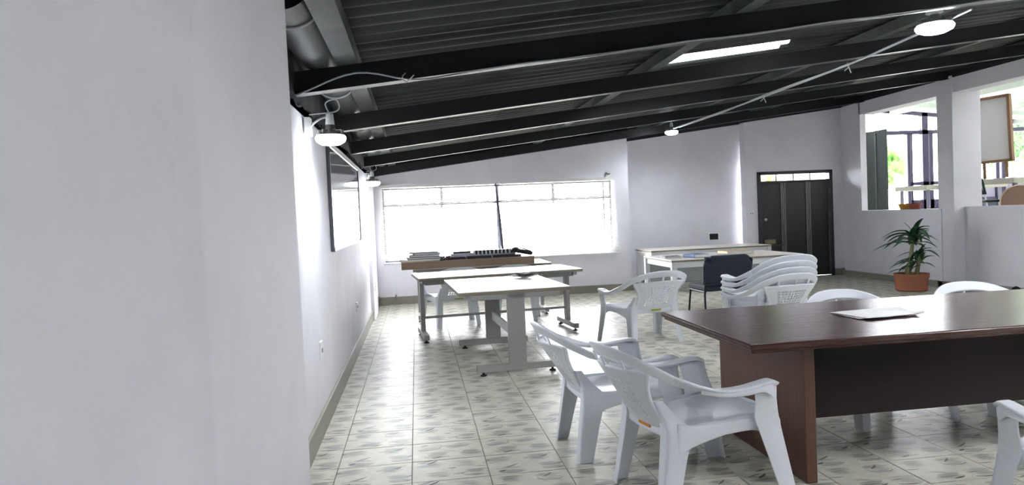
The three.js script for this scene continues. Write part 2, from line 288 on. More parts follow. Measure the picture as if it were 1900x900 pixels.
{
  const t = thing('window_post', 'thin dark upright post in the gap between the two blinds', 'post', [1.425, 0.74, ZB + 0.09]);
  mesh('rod', ribbon([{ c: [-0.03, 1.27, 0], a: [0.012, 0, 0], b: [0, 0, 0.006] }, { c: [0, 0.9, 0], a: [0.02, 0, 0], b: [0, 0, 0.006] }, { c: [0.03, 0.4, 0], a: [0.026, 0, 0], b: [0, 0, 0.006] }, { c: [0.05, 0, 0], a: [0.02, 0, 0], b: [0, 0, 0.006] }], 14, 8), std(0x5b5868, 0.5), t);
  mesh('latch', rbox(-0.1, 0.0, 0.93, 0.95, 0.006, 0.02, 0.003), std(0x4a4858, 0.5), t);
}
/* ------------------------------------------------------------------ door_1 */
{
  const d = structGroup('door_1'), [x0, x1, , y1] = DOOR, z = ZD + 0.0, f = 0.07;
  mesh('frame', [rbox(x0, x0 + f, 0, y1, z - 0.1, z + 0.03, 0.005), rbox(x1 - f, x1, 0, y1, z - 0.1, z + 0.03, 0.005), rbox(x0, x1, y1 - 0.06, y1, z - 0.1, z + 0.03, 0.005), rbox(x0, x1, 1.86, 1.89, z - 0.09, z + 0.02, 0.004)], std(0x33323c, 0.45, { metalness: 0.2 }), d);
  mesh('transom_pane', box(x0 + f, x1 - f, 1.89, y1 - 0.06, z - 0.06, z - 0.056), M.glass, d);
  for (let k = 1; k < 4; k++) { const x = x0 + f + (x1 - x0 - 2 * f) * k / 4; mesh('transom_bar', box(x - 0.012, x + 0.012, 1.89, y1 - 0.06, z - 0.07, z - 0.05), std(0x4a4a3c, 0.5), d); }
  const e = [x0 + f, x0 + 0.53, x0 + 1.05, x1 - f];
  for (let i = 0; i < 3; i++) mesh('door_panel', rbox(e[i] + 0.003, e[i + 1] - 0.003, 0.02, 1.86, z - 0.06, z - 0.02, 0.006), M.doorDark, d);
  for (const x of [e[1], e[2]]) for (const o of [-0.035, 0, 0.035]) mesh('rib', rbox(x + o - 0.01, x + o + 0.01, 0.02, 1.85, z - 0.03, z + 0.0, 0.006), std(0x85857e, 0.3, { metalness: 0.6 }), d);
  const lk = mesh('lock_plate', rbox(x0 + 0.12, x0 + 0.34, 0.68, 0.76, z - 0.02, z + 0.02, 0.005), std(0x8a7f66, 0.5, { metalness: 0.3 }), d);
  mesh('handle', [bar([x0 + 0.24, 0.62, z + 0.02], [x0 + 0.24, 0.52, z + 0.05], 0.03, 0.03), bar([x0 + 0.1, 0.66, z + 0.03], [x0 + 0.5, 0.64, z + 0.03], 0.02, 0.02)], std(0x55524a, 0.4, { metalness: 0.5 }), lk);
  const kn = new THREE.CylinderGeometry(0.025, 0.03, 0.03, 16); kn.rotateX(Math.PI / 2); kn.translate(x0 + 0.16, 1.15, z - 0.005); mesh('lock_cylinder', kn, M.steel, d);
  for (const y of [0.3, 0.75, 1.2, 1.65]) mesh('hinge', new THREE.CylinderGeometry(0.014, 0.014, 0.1, 10).translate(x1 - f, y, z + 0.02), std(0x55535a, 0.4, { metalness: 0.5 }), d);
  mesh('threshold', box(x0 + f, x1 - f, -0.004, 0.012, z - 0.1, z + 0.01), M.alu, d);
}

/* ------------------------------------------------------------------ annex beyond the right wall (raised floor) */
const AF = 0.9, ZA = -15, roofA = (x) => 3.55 - 0.096 * (x - 10.78);
struct('floor_annex', uvBox(box(XR + 0.2, 15.6, 0.6, AF, -15.2, 2.8), 0.5), M.concrete);
struct('wall_annex_east', uvBox(box(15.4, 15.6, 0.6, 3.6, -15.2, 2.8), 0.6), M.wall);
struct('wall_annex_south', uvBox(box(XR + 0.3, 15.6, 0.6, 4, 2.6, 2.8), 0.6), M.wall);
struct('wall_annex_north', uvBox(box(XR - 0.05, 10.08, 0.6, 3.75, ZA - 0.2, ZA), 0.6), M.wall);
struct('wall_annex_west', uvBox(box(XR + 0.0, XR + 0.12, 0.6, 3.9, ZA, -12.85), 0.6), M.wall);
{
  const c = structGroup('ceiling_annex');
  const skin = new THREE.MeshPhysicalMaterial({ color: 0xf3f5f2, transmission: 0.06, roughness: 0.9, thickness: 0, side: THREE.DoubleSide });
  for (let k = 0; k < 9; k++) {
    const za = 2.8 - k * 2.0, zb = Math.max(-15.2, za - 1.99);
    const g = surface((u, v) => { const x = XR + 0.3 + (15.6 - XR - 0.3) * u, z = za + (zb - za) * v; return [x, roofA(x) + 0.012 * Math.cos(z / 0.076 * Math.PI * 2), z]; }, 2, 200); mesh('translucent_sheet', g, skin, c);
  }
  for (const x of [9.4, 11.0, 12.6, 14.2]) mesh('ceiling_beam', box(x - 0.05, x + 0.05, roofA(x) - 0.15, roofA(x) - 0.03, -15, 2.7), std(0x9fa89c, 0.6), c);
  for (const z of [-13.4, -10.4, -7.4]) mesh('ceiling_beam', bar([XR + 0.3, roofA(XR + 0.3) - 0.2, z], [15.5, roofA(15.5) - 0.2, z], 0.07, 0.1), std(0x9fa89c, 0.6), c);
}
{
  const w = structGroup('window_2'), v = M.violet, top = (x) => roofA(x) - 0.03;
  const up = (x, y0, y1, t = 0.05) => mesh('mullion', box(x - t, x + t, y0, y1, ZA - 0.05, ZA + 0.05), v, w);
  mesh('top_bar', bar([10.08, top(10.08) - 0.03, ZA], [15.4, top(15.4) - 0.03, ZA], 0.1, 0.09), v, w);
  mesh('transom_bar', box(10.08, 15.4, 2.93, 3.02, ZA - 0.05, ZA + 0.05), v, w);
  mesh('sill_bar', box(11.46, 15.4, 1.74, 1.82, ZA - 0.05, ZA + 0.05), v, w);
  mesh('bottom_bar', box(11.46, 15.4, AF, AF + 0.5, ZA - 0.05, ZA + 0.05), v, w);
  up(10.1, AF, 3.5, 0.03); up(11.42, AF, 2.95, 0.035); up(11.5, AF, 2.95, 0.02); up(11.85, AF, top(11.85), 0.075); up(12.0, AF, 2.95, 0.045);
  up(12.9, AF, top(12.9), 0.04); up(13.72, AF, top(13.72), 0.045); up(13.88, AF, top(13.88), 0.045); up(14.8, AF, top(14.8), 0.04);
  mesh('lower_panel', box(12.95, 15.4, AF + 0.5, 1.74, ZA - 0.03, ZA + 0.01), std(0x8f8da0, 0.6), w);
  const e = [11.5, 11.85, 12.9, 13.8, 14.8, 15.4]; for (let i = 0; i < 5; i++) for (const [a, b] of [[AF + 0.5, 1.74], [1.82, 2.93]]) mesh('pane', box(e[i], e[i + 1], a, b, ZA - 0.003, ZA + 0.003), M.glass, w);
  for (let k = 0; k < 13; k++) { const x = 10.1 + k * 0.38; for (const s of [1, -1]) { const xa = s > 0 ? x : x + 0.56; mesh('grille_bar', bar([xa, 3.02, ZA], [xa + s * 0.56, Math.min(3.47, top(x + 0.28) - 0.05), ZA], 0.012, 0.012), std(0x8e93a0, 0.5), w); } }
}
{
  const d = structGroup('door_2'); d.position.set(10.12, AF, ZA + 0.05); d.rotation.y = Math.PI / 2 * 1.06;   // leaf swung into the annex
  mesh('door_leaf', rbox(-1.02, 0, 0.02, 2.06, -0.025, 0.025, 0.006), std(0x2f3734, 0.4, { metalness: 0.2 }), d); d.rotation.y = -Math.PI / 2 * 1.0; d.children[0].position.x = 1.02;
  for (const x of [0.3, 0.7]) mesh('rib', rbox(x - 0.02, x + 0.02, 0.05, 2.0, 0.02, 0.045, 0.006), std(0x555f5a, 0.35, { metalness: 0.4 }), d);
}

/* ------------------------------------------------------------------ outdoors */
struct('ground', box(-40, 60, -1.2, -0.3, -70, -13.6), M.concrete);
struct('ground_terrace', box(8.4, 40, -0.3, 0.75, -40, -15.25), M.concrete);
M.leafOut = [0x5c8a3e, 0x3f6b2e, 0x86a858].map((h) => new THREE.MeshPhysicalMaterial({ color: h, roughness: 0.8, transmission: 0.3, thickness: 0, side: THREE.DoubleSide }));
M.bark = std(0x6b5a48, 0.9);
function tree(label, x, y, z, h, r, kind, count = 700) {
  const t = thing('garden_tree', label, 'tree', [x, y, z], 0, 'trees outside');
  mesh('trunk', ribbon([{ c: [0, 0, 0], a: [0.12, 0, 0], b: [0, 0, 0.12] }, { c: [0.08, h * 0.4, 0], a: [0.09, 0, 0], b: [0, 0, 0.09] }, { c: [-0.05, h * 0.85, 0.05], a: [0.04, 0, 0], b: [0, 0, 0.04] }], 12, 10, 1), M.bark, t);
  const leaf = new THREE.CircleGeometry(1, 6); leaf.scale(0.1, 0.19, 1); const q = new THREE.Quaternion(), e = new THREE.Euler(), list = [];
  for (let i = 0; i < count; i++) { const a = rnd() * 6.283, c = rr(-1, 1), s = Math.sqrt(1 - c * c), R = r * (0.35 + 0.65 * Math.cbrt(rnd())) * (0.75 + 0.3 * Math.sin(a * 3 + c * 4)); e.set(rr(-1.2, 1.2), rnd() * 6.28, rr(-1, 1)); q.setFromEuler(e); const k = rr(0.7, 1.5); list.push(leaf.clone().applyMatrix4(new THREE.Matrix4().compose(V(R * s * Math.cos(a), h * 0.78 + R * c * 0.9, R * s * Math.sin(a)), q, V(k, k, k)))); }
  mesh('foliage', list, M.leafOut[kind], t).userData.kind = 'stuff'; return t;
}
tree('bright green tree seen through the open annex doorway', 13.6, 0.75, -19.2, 2.2, 0.8, 0, 260);
tree('leafy tree outside the annex window behind the white board', 21.2, 0.75, -22.5, 3.6, 1.5, 1, 420);
tree('pale green tree seen through the strip of glass above the dark door', 8.9, -0.3, -17.0, 2.9, 1.0, 2, 420);

/* ------------------------------------------------------------------ white moulded armchairs */
const chairParts = (() => {
  const mir = (g) => { const h = g.clone(); h.scale(-1, 1, 1); const ix = h.index; if (ix) { const a = ix.array; for (let i = 0; i < a.length; i += 3) { const t = a[i]; a[i] = a[i + 1]; a[i + 1] = t; } } h.computeVertexNormals(); return h; };
  // seat: dished sheet with rolled edges
  const seat = surface((u, v) => {
    const s = 2 * u - 1, z0 = -0.225, z1 = 0.292, z = z0 + (z1 - z0) * v, hw = 0.205 + 0.045 * v, es = Math.max(0, Math.abs(s) - 0.86) / 0.14, ef = Math.max(0, v - 0.86) / 0.14, eb = Math.max(0, 0.1 - v) / 0.1;
    const x = s * hw * (1 - 0.05 * es * es);
    const y = 0.368 + 0.045 * v + 0.03 * (s * s - 0.4) * (1 - 0.5 * v) - 0.012 * Math.sin(Math.PI * v) - 0.045 * es * es - 0.05 * ef * ef + 0.02 * eb;
    return [x, y, z - 0.02 * ef * ef * ef - 0.028 * (s * s) * Math.max(0, v - 0.7) / 0.3 * 0.8];
  }, 28, 24, 0.006);
  const lipFront = ribbon([[-0.215, 0.372], [-0.11, 0.385], [0, 0.39], [0.11, 0.385], [0.215, 0.372]].map(([x, y]) => ({ c: [x, y - 0.008, 0.272 - 1.0 * x * x * 0.6], a: [0, 0.022, 0], b: [0, 0, 0.003] })), 16, 10);
  const apron = ribbon([[-0.19, 0.335, 0.08], [-0.13, 0.345, 0.052], [0, 0.362, 0.03], [0.13, 0.368, 0.03], [0.21, 0.345, 0.055]].map(([z, y, h]) => ({ c: [0.214 + 0.09 * (z + 0.2), y, z], a: [0, h, 0], b: [0.004, 0, 0] })), 18, 10);
  const rearApron = ribbon([-0.19, -0.1, 0, 0.1, 0.19].map((x) => ({ c: [x, 0.362 + 0.3 * x * x, -0.218], a: [0, 0.03, 0], b: [0, 0, 0.004] })), 12, 10);
  // perforated back panel
  const hw = (v) => 0.178 - 0.03 * Math.sin(Math.PI * Math.min(1, v * 1.15)) + 0.035 * v * v * v;
  const bp = (s, v) => { const w = hw(v); return V(s * w, 0.372 + 0.300 * v, -0.222 - 0.16 * v - 0.01 * v * (1 - v) + 0.05 * s * s * (0.35 + 0.65 * v) * (w / 0.17)); };
  const pos = [], idx = []; const push = (p) => { pos.push(p.x, p.y, p.z); return pos.length / 3 - 1; };
  const nx = 13, ny = 13, TH = 0.006;
  for (let j = 0; j < ny; j++) for (let i = 0; i < nx; i++) {
    const s0 = -1 + 2 * i / nx, s1 = -1 + 2 * (i + 1) / nx, v0 = j / ny, v1 = (j + 1) / ny, hole = i > 1 && i < nx - 2 && j > 1 && j < ny - 2;
    const sides = [0, 1].map((k) => {
      const off = k * TH, P = (s, v) => { const p = bp(s, v); p.z -= off; return push(p); };
      const o = [P(s0, v0), P(s1, v0), P(s1, v1), P(s0, v1)]; if (!hole) return { o };
      const sm = (s0 + s1) / 2, vm = (v0 + v1) / 2, a = (s1 - s0) * 0.27, b = (v1 - v0) * 0.25;
      return { o, h: [P(sm - a, vm - b), P(sm + a, vm - b), P(sm + a, vm + b), P(sm - a, vm + b)] };
    });
    sides.forEach(({ o, h }, k) => { const tri = (a, b, c) => k ? idx.push(a, c, b) : idx.push(a, b, c); if (!h) { tri(o[0], o[1], o[2]); tri(o[0], o[2], o[3]); } else for (let q = 0; q < 4; q++) { const r = (q + 1) % 4; tri(o[q], o[r], h[r]); tri(o[q], h[r], h[q]); } });
    if (hole) for (let q = 0; q < 4; q++) { const r = (q + 1) % 4, a = sides[0].h, b = sides[1].h; idx.push(a[q], a[r], b[r], a[q], b[r], b[q]); }
  }
  const panelG = new THREE.BufferGeometry(); panelG.setAttribute('position', new THREE.Float32BufferAttribute(pos, 3)); panelG.setIndex(idx); panelG.computeVertexNormals();
  const rim = ribbon([0, 0.15, 0.3, 0.45, 0.6, 0.75, 0.9, 1].map((v) => { const p = bp(1, v); return { c: [p.x + 0.004, p.y, p.z], a: [0.012, 0, 0.006], b: [-0.003, 0, 0.008] }; }), 18, 8, 0.8);
  const slotBar = ribbon([-1, -0.5, 0, 0.5, 1].map((s) => { const p = bp(s, 1); return { c: [p.x, p.y + 0.004 - 0.012 * s * s, p.z], a: [0, 0.010, -0.002], b: [0, 0.001, 0.006] }; }), 14, 8, 0.8);
  const slotTies = [-0.6, 0, 0.6].map((s) => { const p = bp(s, 1); return ribbon([{ c: [p.x, p.y, p.z], a: [0.009, 0, 0], b: [0, 0, 0.004] }, { c: [p.x * 1.05, p.y + 0.055, p.z - 0.018], a: [0.009, 0, 0], b: [0, 0, 0.004] }], 3, 8); });
  // crown rail and arms
  const rail = ribbon([
    { c: [-0.272, 0.635, -0.225], a: [-0.014, 0.026, -0.010], b: [0.006, 0.004, 0.004] },
    { c: [-0.238, 0.692, -0.305], a: [-0.006, 0.033, -0.014], b: [0.005, 0.003, 0.006] },
    { c: [-0.138, 0.745, -0.375], a: [0, 0.034, -0.016], b: [0.002, 0.003, 0.007] },
    { c: [0, 0.760, -0.402], a: [0, 0.034, -0.017], b: [0, 0.003, 0.007] },
    { c: [0.138, 0.745, -0.375], a: [0, 0.034, -0.016], b: [-0.002, 0.003, 0.007] },
    { c: [0.238, 0.692, -0.305], a: [0.006, 0.033, -0.014], b: [-0.005, 0.003, 0.006] },
    { c: [0.272, 0.635, -0.225], a: [0.014, 0.026, -0.010], b: [-0.006, 0.004, 0.004] }], 36, 12);
  const arm = ribbon([
    { c: [0.272, 0.635, -0.225], a: [0.014, 0.026, -0.010], b: [-0.006, 0.004, 0.004] },
    { c: [0.290, 0.595, -0.14], a: [0.026, 0.014, -0.004], b: [-0.004, 0.008, 0.002] },
    { c: [0.296, 0.570, -0.055], a: [0.031, 0.002, 0], b: [0, 0.010, 0] },
    { c: [0.298, 0.566, 0.04], a: [0.032, 0, 0], b: [0, 0.010, 0] },
    { c: [0.294, 0.576, 0.12], a: [0.032, 0, 0], b: [0, 0.010, 0] },
    { c: [0.288, 0.580, 0.172], a: [0.030, 0, 0], b: [0, 0.012, 0.002] },
    { c: [0.282, 0.566, 0.200], a: [0.028, 0, 0], b: [0, 0.008, 0.008] }], 30, 12);
  const armSkirt = ribbon([
    { c: [0.296, 0.58, -0.13], a: [0, 0.016, 0], b: [0.004, 0, 0] }, { c: [0.320, 0.558, -0.04], a: [0, 0.016, 0], b: [0.004, 0, 0] },
    { c: [0.324, 0.554, 0.05], a: [0, 0.018, 0], b: [0.004, 0, 0] }, { c: [0.316, 0.56, 0.13], a: [0, 0.022, 0], b: [0.004, 0, 0] }, { c: [0.308, 0.54, 0.175], a: [0, 0.036, 0], b: [0.004, 0, 0] }], 16, 8);
  // L-section legs: outer corner path, plate widths along x and z
  function legL(st, sz) { // st: [x,y,z,wx,wz]; sz = +1 front leg (plates run back), -1 rear leg (plates run forward)
    const prof = (wx, wz) => { const r = 0.016, t = 0.006, o = []; o.push([-wx, 0]); for (let k = 0; k <= 4; k++) { const a = k / 4 * Math.PI / 2; o.push([-r + r * Math.sin(a), -sz * (r - r * Math.cos(a))]); } o.push([0, -sz * wz], [-t, -sz * wz], [-t, -sz * (t + 0.008)], [-t - 0.008, -sz * t], [-wx, -sz * t]); return o; };
    const K = prof(0.05, 0.05).length, P = [], I = [], n = 16;
    for (let i = 0; i <= n; i++) { const f = i / n * (st.length - 1), q = Math.min(st.length - 2, Math.floor(f)), w = f - q, s = st[q].map((a, k) => a + (st[q + 1][k] - a) * w); for (const [dx, dz] of prof(s[3], s[4])) P.push(s[0] + dx, s[1], s[2] + dz); }
    for (let i = 0; i < n; i++) for (let j = 0; j < K; j++) { const a = i * K + j, b = i * K + (j + 1) % K; sz > 0 ? I.push(a, b + K, b, a, a + K, b + K) : I.push(a, b, b + K, a, b + K, a + K); }
    for (const e of [0, n]) for (let j = 1; j < K - 1; j++) I.push(e * K, e * K + j, e * K + j + 1);
    let g = new THREE.BufferGeometry(); g.setAttribute('position', new THREE.Float32BufferAttribute(P, 3)); g.setIndex(I); g.computeVertexNormals(); return toCreasedNormals(g, 0.9);
  }
  const front = legL([[0.304, 0.565, 0.203, 0.05, 0.105], [0.294, 0.49, 0.208, 0.05, 0.1], [0.278, 0.41, 0.225, 0.055, 0.115], [0.276, 0.33, 0.24, 0.055, 0.105], [0.284, 0.16, 0.268, 0.05, 0.088], [0.292, 0.0, 0.295, 0.042, 0.072]], 1);
  const rear = legL([[0.186, 0.52, -0.262, 0.03, 0.03], [0.2, 0.44, -0.236, 0.05, 0.055], [0.214, 0.38, -0.23, 0.06, 0.105], [0.216, 0.33, -0.235, 0.06, 0.1], [0.222, 0.2, -0.25, 0.055, 0.085], [0.232, 0.0, -0.275, 0.045, 0.07]], -1);
  const mirL = (g) => { const h = g.clone(); h.scale(-1, 1, 1); const p = h.attributes.position.array, nn = h.attributes.normal.array; for (const A of [p, nn]) for (let i = 0; i < A.length; i += 9) for (let k = 0; k < 3; k++) { const t = A[i + 3 + k]; A[i + 3 + k] = A[i + 6 + k]; A[i + 6 + k] = t; } return h; };
  return { seat: join([seat, lipFront, apron, mir(apron), rearApron]), back: join([panelG, rim, mir(rim), slotBar, ...slotTies]), rail, arms: [join([arm, armSkirt]), join([mir(arm), mir(armSkirt)])], legs: [front, mirL(front), rear, mirL(rear)] };
})();
M.stickerA = std(0xb6b838, 0.5); M.stickerB = std(0xd98a2b, 0.5); M.stickerG = std(0x3f7d46, 0.5);
function makeChair(label, [x, z], turn, sx = 1, sz = 1, sticker = 'a', y = 0, group = 'white plastic armchairs') {
  const t = thing('plastic_armchair', label, 'chair', [x, y, z], turn, group);
  mesh('seat', chairParts.seat, M.plastic, t); const b = mesh('backrest', chairParts.back, M.plastic, t); mesh('top_rail', chairParts.rail, M.plastic, b);
  for (const g of chairParts.arms) mesh('armrest', g, M.plastic, t);
  for (const g of chairParts.legs) mesh('leg', g, M.plastic, t);
  if (sticker === 'a') mesh('sticker', rbox(-0.06, 0.03, 0.355, 0.378, -0.226, -0.2225, 0.001, 1), M.stickerA, t).userData.label = 'yellow-green sticker';
  if (sticker === 'b') { mesh('sticker', rbox(-0.05, 0.05, 0.355, 0.372, -0.226, -0.2225, 0.001, 1), M.stickerB, t).userData.label = 'orange sticker'; mesh('sticker', rbox(-0.05, 0.05, 0.374, 0.388, -0.226, -0.2225, 0.001, 1), M.stickerG, t).userData.label = 'green sticker'; }
  t.scale.set(sx, 1, sz); return t;
}
const HP = Math.PI / 2;
makeChair('white plastic armchair nearest the camera, pulled up to the end of the dark table', [1.36, -3.4], HP + 0.2, 1.08, 1.28, 'b');
makeChair('white plastic armchair just behind the nearest one, facing the dark table', [1.17, -4.12], HP + 0.08, 1.05, 1.25, '');
makeChair('white plastic armchair standing alone with its back turned, left of the dark table corner', [2.41, -7.4], Math.PI + 0.24, 1.38, 1.1, 'a');
makeChair('white plastic armchair behind the middle table, nearest the left wall', [0.44, -9.52], Math.PI + 0.24, 1.3, 1.05, 'a');
makeChair('white plastic armchair behind the middle table, mostly hidden by the small table', [1.3, -9.5], Math.PI - 0.1, 1.2, 0.95, '');
makeChair('white plastic armchair on the far side of the dark table, behind the paper', [3.0, -4.27], 0.05, 1.2, 1.05, '');
makeChair('white plastic armchair on the far side of the dark table, at the right picture edge', [3.98, -4.27], -0.05, 1.2, 1.05, '');
makeChair('white plastic armchair on the near side of the table, only its arm showing', [2.64, -2.34], Math.PI, 1.1, 1.05, '');
['bottom chair of the white plastic armchair stack', 'second chair from the bottom of the white armchair stack', 'second chair from the top of the white armchair stack', 'topmost chair of the white plastic armchair stack'].forEach((l, k) =>
  makeChair(l, [3.36 + 0.008 * k, -6.42 - 0.012 * k], Math.PI + 0.16, 1.25, 1.05, k ? '' : 'a', k * 0.056, 'stacked white armchairs'));

/* ------------------------------------------------------------------ dark conference table */
const woodTex = canvasTex(1024, 512, (c, w, h) => { c.fillStyle = '#44261f'; c.fillRect(0, 0, w, h); for (let i = 0; i < 900; i++) { const v = rnd(); c.strokeStyle = v < 0.55 ? `rgba(30,14,12,${rr(0.08, 0.3)})` : `rgba(120,66,52,${rr(0.05, 0.2)})`; c.lineWidth = rr(0.6, 2.6); const y = rnd() * h, x = rnd() * w, L = rr(80, 420); c.beginPath(); c.moveTo(x, y); c.bezierCurveTo(x + L * 0.3, y + rr(-5, 5), x + L * 0.7, y + rr(-5, 5), x + L, y + rr(-3, 3)); c.stroke(); } });
const woodTexV = canvasTex(512, 512, (c, w, h) => { c.fillStyle = '#654538'; c.fillRect(0, 0, w, h); for (let i = 0; i < 500; i++) { const v = rnd(); c.strokeStyle = v < 0.55 ? `rgba(40,18,14,${rr(0.08, 0.26)})` : `rgba(130,74,58,${rr(0.05, 0.18)})`; c.lineWidth = rr(0.6, 2.4); const x = rnd() * w, y = rnd() * h, L = rr(60, 300); c.beginPath(); c.moveTo(x, y); c.bezierCurveTo(x + rr(-4, 4), y + L * 0.3, x + rr(-4, 4), y + L * 0.7, x, y + L); c.stroke(); } });
const woodBump = canvasTex(1024, 512, (c, w, h) => { c.fillStyle = '#808080'; c.fillRect(0, 0, w, h); for (let i = 0; i < 700; i++) { const v = rnd() < 0.5 ? 90 : 165; c.strokeStyle = `rgba(${v},${v},${v},0.35)`; c.lineWidth = rr(1, 4); const y = rnd() * h, x = rnd() * w, L = rr(60, 300); c.beginPath(); c.moveTo(x, y); c.lineTo(x + L, y + rr(-4, 4)); c.stroke(); } }, false);
M.wood = new THREE.MeshPhysicalMaterial({ map: woodTex, roughness: 0.24, bumpMap: woodBump, bumpScale: 0.004, specularIntensity: 1 });
M.woodV = new THREE.MeshPhysicalMaterial({ map: woodTexV, roughness: 0.45 });
{
  const t = thing('conference_table', 'large dark reddish-brown wooden conference table in the right foreground', 'table', [1.57, 0, -3.78]);
  const s = new THREE.Shape([[0, -0.61], [3.4, -0.61], [3.4, 0.61], [0, 0.61]].map((p) => new THREE.Vector2(...p)));
  const g = new THREE.ExtrudeGeometry(s, { depth: 0.012, bevelEnabled: true, bevelSize: 0.012, bevelThickness: 0.010, bevelSegments: 4 }); g.rotateX(-HP); g.translate(0, 0.733, 0);
  uvBox(g, 0.55); mesh('tabletop', g, M.wood, t);
  mesh('edge_molding', uvBox(rbox(0.004, 3.396, 0.708, 0.726, -0.606, 0.606, 0.006), 0.55), M.wood, t);
  for (const x of [0.36, 2.9]) mesh('panel_leg', uvBox(rbox(x - 0.03, x + 0.03, 0, 0.708, -0.5, 0.5, 0.006), 0.9), M.woodV, t);
  mesh('modesty_panel', uvBox(rbox(0.392, 2.87, 0.3, 0.706, 0.38, 0.4, 0.004), 0.8), std(0x1c0f0c, 0.8), t);
}
{
  const t = thing('paper_sheets', 'folded white paper lying on the dark conference table', 'paper', [2.63, 0.757, -3.76], -0.1);
  const f = (lift) => (u, v) => { const x = (u - 0.5) * 0.4 , z = (v - 0.5) * 0.3; return [x + 0.03 * v, lift + 0.012 * Math.max(0, u - 0.75) * 4 * Math.sin(v * 5) ** 2 + 0.010 * Math.max(0, v - 0.7) * Math.sin(u * 6 + 1) ** 2 + 0.002, z - 0.04 * u]; };
  mesh('sheet', surface(f(0.0), 20, 14, -0.002), M.white, t); const b = mesh('sheet', surface(f(0.006), 20, 14, -0.002), M.white, t); b.rotation.y = 0.12; b.position.set(0.015, 0, 0.01);
}

/* ------------------------------------------------------------------ work tables */
function tFootTable(label, [x, z], turn, L, D, H, alongZ, o = {}) { // L along local x; feet run along local z
  const t = thing('work_table', label, 'table', [x, 0, z], turn, 'pale work tables');
  const top = mesh('tabletop', rbox(-L / 2, L / 2, H - 0.012, H, -D / 2, D / 2, 0.004), M.tableTop, t);
  mesh('edge_band', rbox(-L / 2 - 0.001, L / 2 + 0.001, H - 0.036, H - 0.006, -D / 2 - 0.001, D / 2 + 0.001, 0.003), M.tableEdge, top);
  const leg = o.metal || M.greyMetal, px = o.px ?? L / 2 - 0.16, fl = o.foot ?? D * 0.42;
  mesh('apron', [rbox(-L / 2 + 0.08, L / 2 - 0.08, H - 0.095, H - 0.036, -D / 2 + 0.12, -D / 2 + 0.15, 0.003), rbox(-L / 2 + 0.08, L / 2 - 0.08, H - 0.095, H - 0.036, D / 2 - 0.15, D / 2 - 0.12, 0.003)], leg, t);
  for (const s of [-1, 1]) {
    const x0 = s * px; mesh('leg', rbox(x0 - (o.pw ?? 0.025), x0 + (o.pw ?? 0.025), 0.09, H - 0.036, -(o.pd ?? 0.05), o.pd ?? 0.05, 0.004), leg, t);
    const f = mesh('foot', rbox(x0 - 0.03, x0 + 0.03, 0.035, 0.095, -fl, fl, 0.004), leg, t);
    mesh('arm', rbox(x0 - 0.025, x0 + 0.025, H - 0.08, H - 0.036, -D * 0.4, D * 0.4, 0.003), leg, t);
    for (const q of [-1, 1]) mesh('leveller', lathe([[0, 0], [0.03, 0], [0.03, 0.008], [0.012, 0.016], [0.008, 0.04], [0, 0.04]], 14).translate(x0, 0, q * (fl - 0.06)), M.blackRubber, f);
  }
  mesh('stretcher', rbox(-px, px, o.sy ?? 0.3, (o.sy ?? 0.3) + (o.sh ?? 0.05), -0.012, 0.012, 0.003), o.sm || leg, t);
  return t;
}
tFootTable('smallest pale work table nearest the camera, on two grey T-shaped legs', [0.82, -6.96], HP + 0.05, 1.44, 1.03, 0.765, false, { foot: 0.38, px: 0.70, pd: 0.08, sm: M.whiteMetal, sh: 0.09, sy: 0.3 });
tFootTable('middle pale work table with slim grey legs, behind the smallest one', [0.93, -8.55], 0.1, 1.96, 0.9, 0.765, false, { px: 0.91, foot: 0.36, sy: 0.24, sh: 0.03 });
tFootTable('rear pale work table carrying the brown board, in front of the blinds', [0.9, -10.25], 0.0, 1.95, 0.95, 0.75, false, { px: 0.9, foot: 0.4 });
{
  const t = thing('drawing_board', 'thick brown wooden board lying on the rear work table', 'board', [0.7, 0.7505, -10.2]);
  mesh('slab', uvBox(rbox(-0.93, 0.93, 0, 0.1, -0.42, 0.45, 0.004), 1), std(0x8f7964, 0.6), t);
  mesh('surface', rbox(-0.93, 0.93, 0.1, 0.106, -0.42, 0.45, 0.002), std(0xb9aa94, 0.5), t);
}
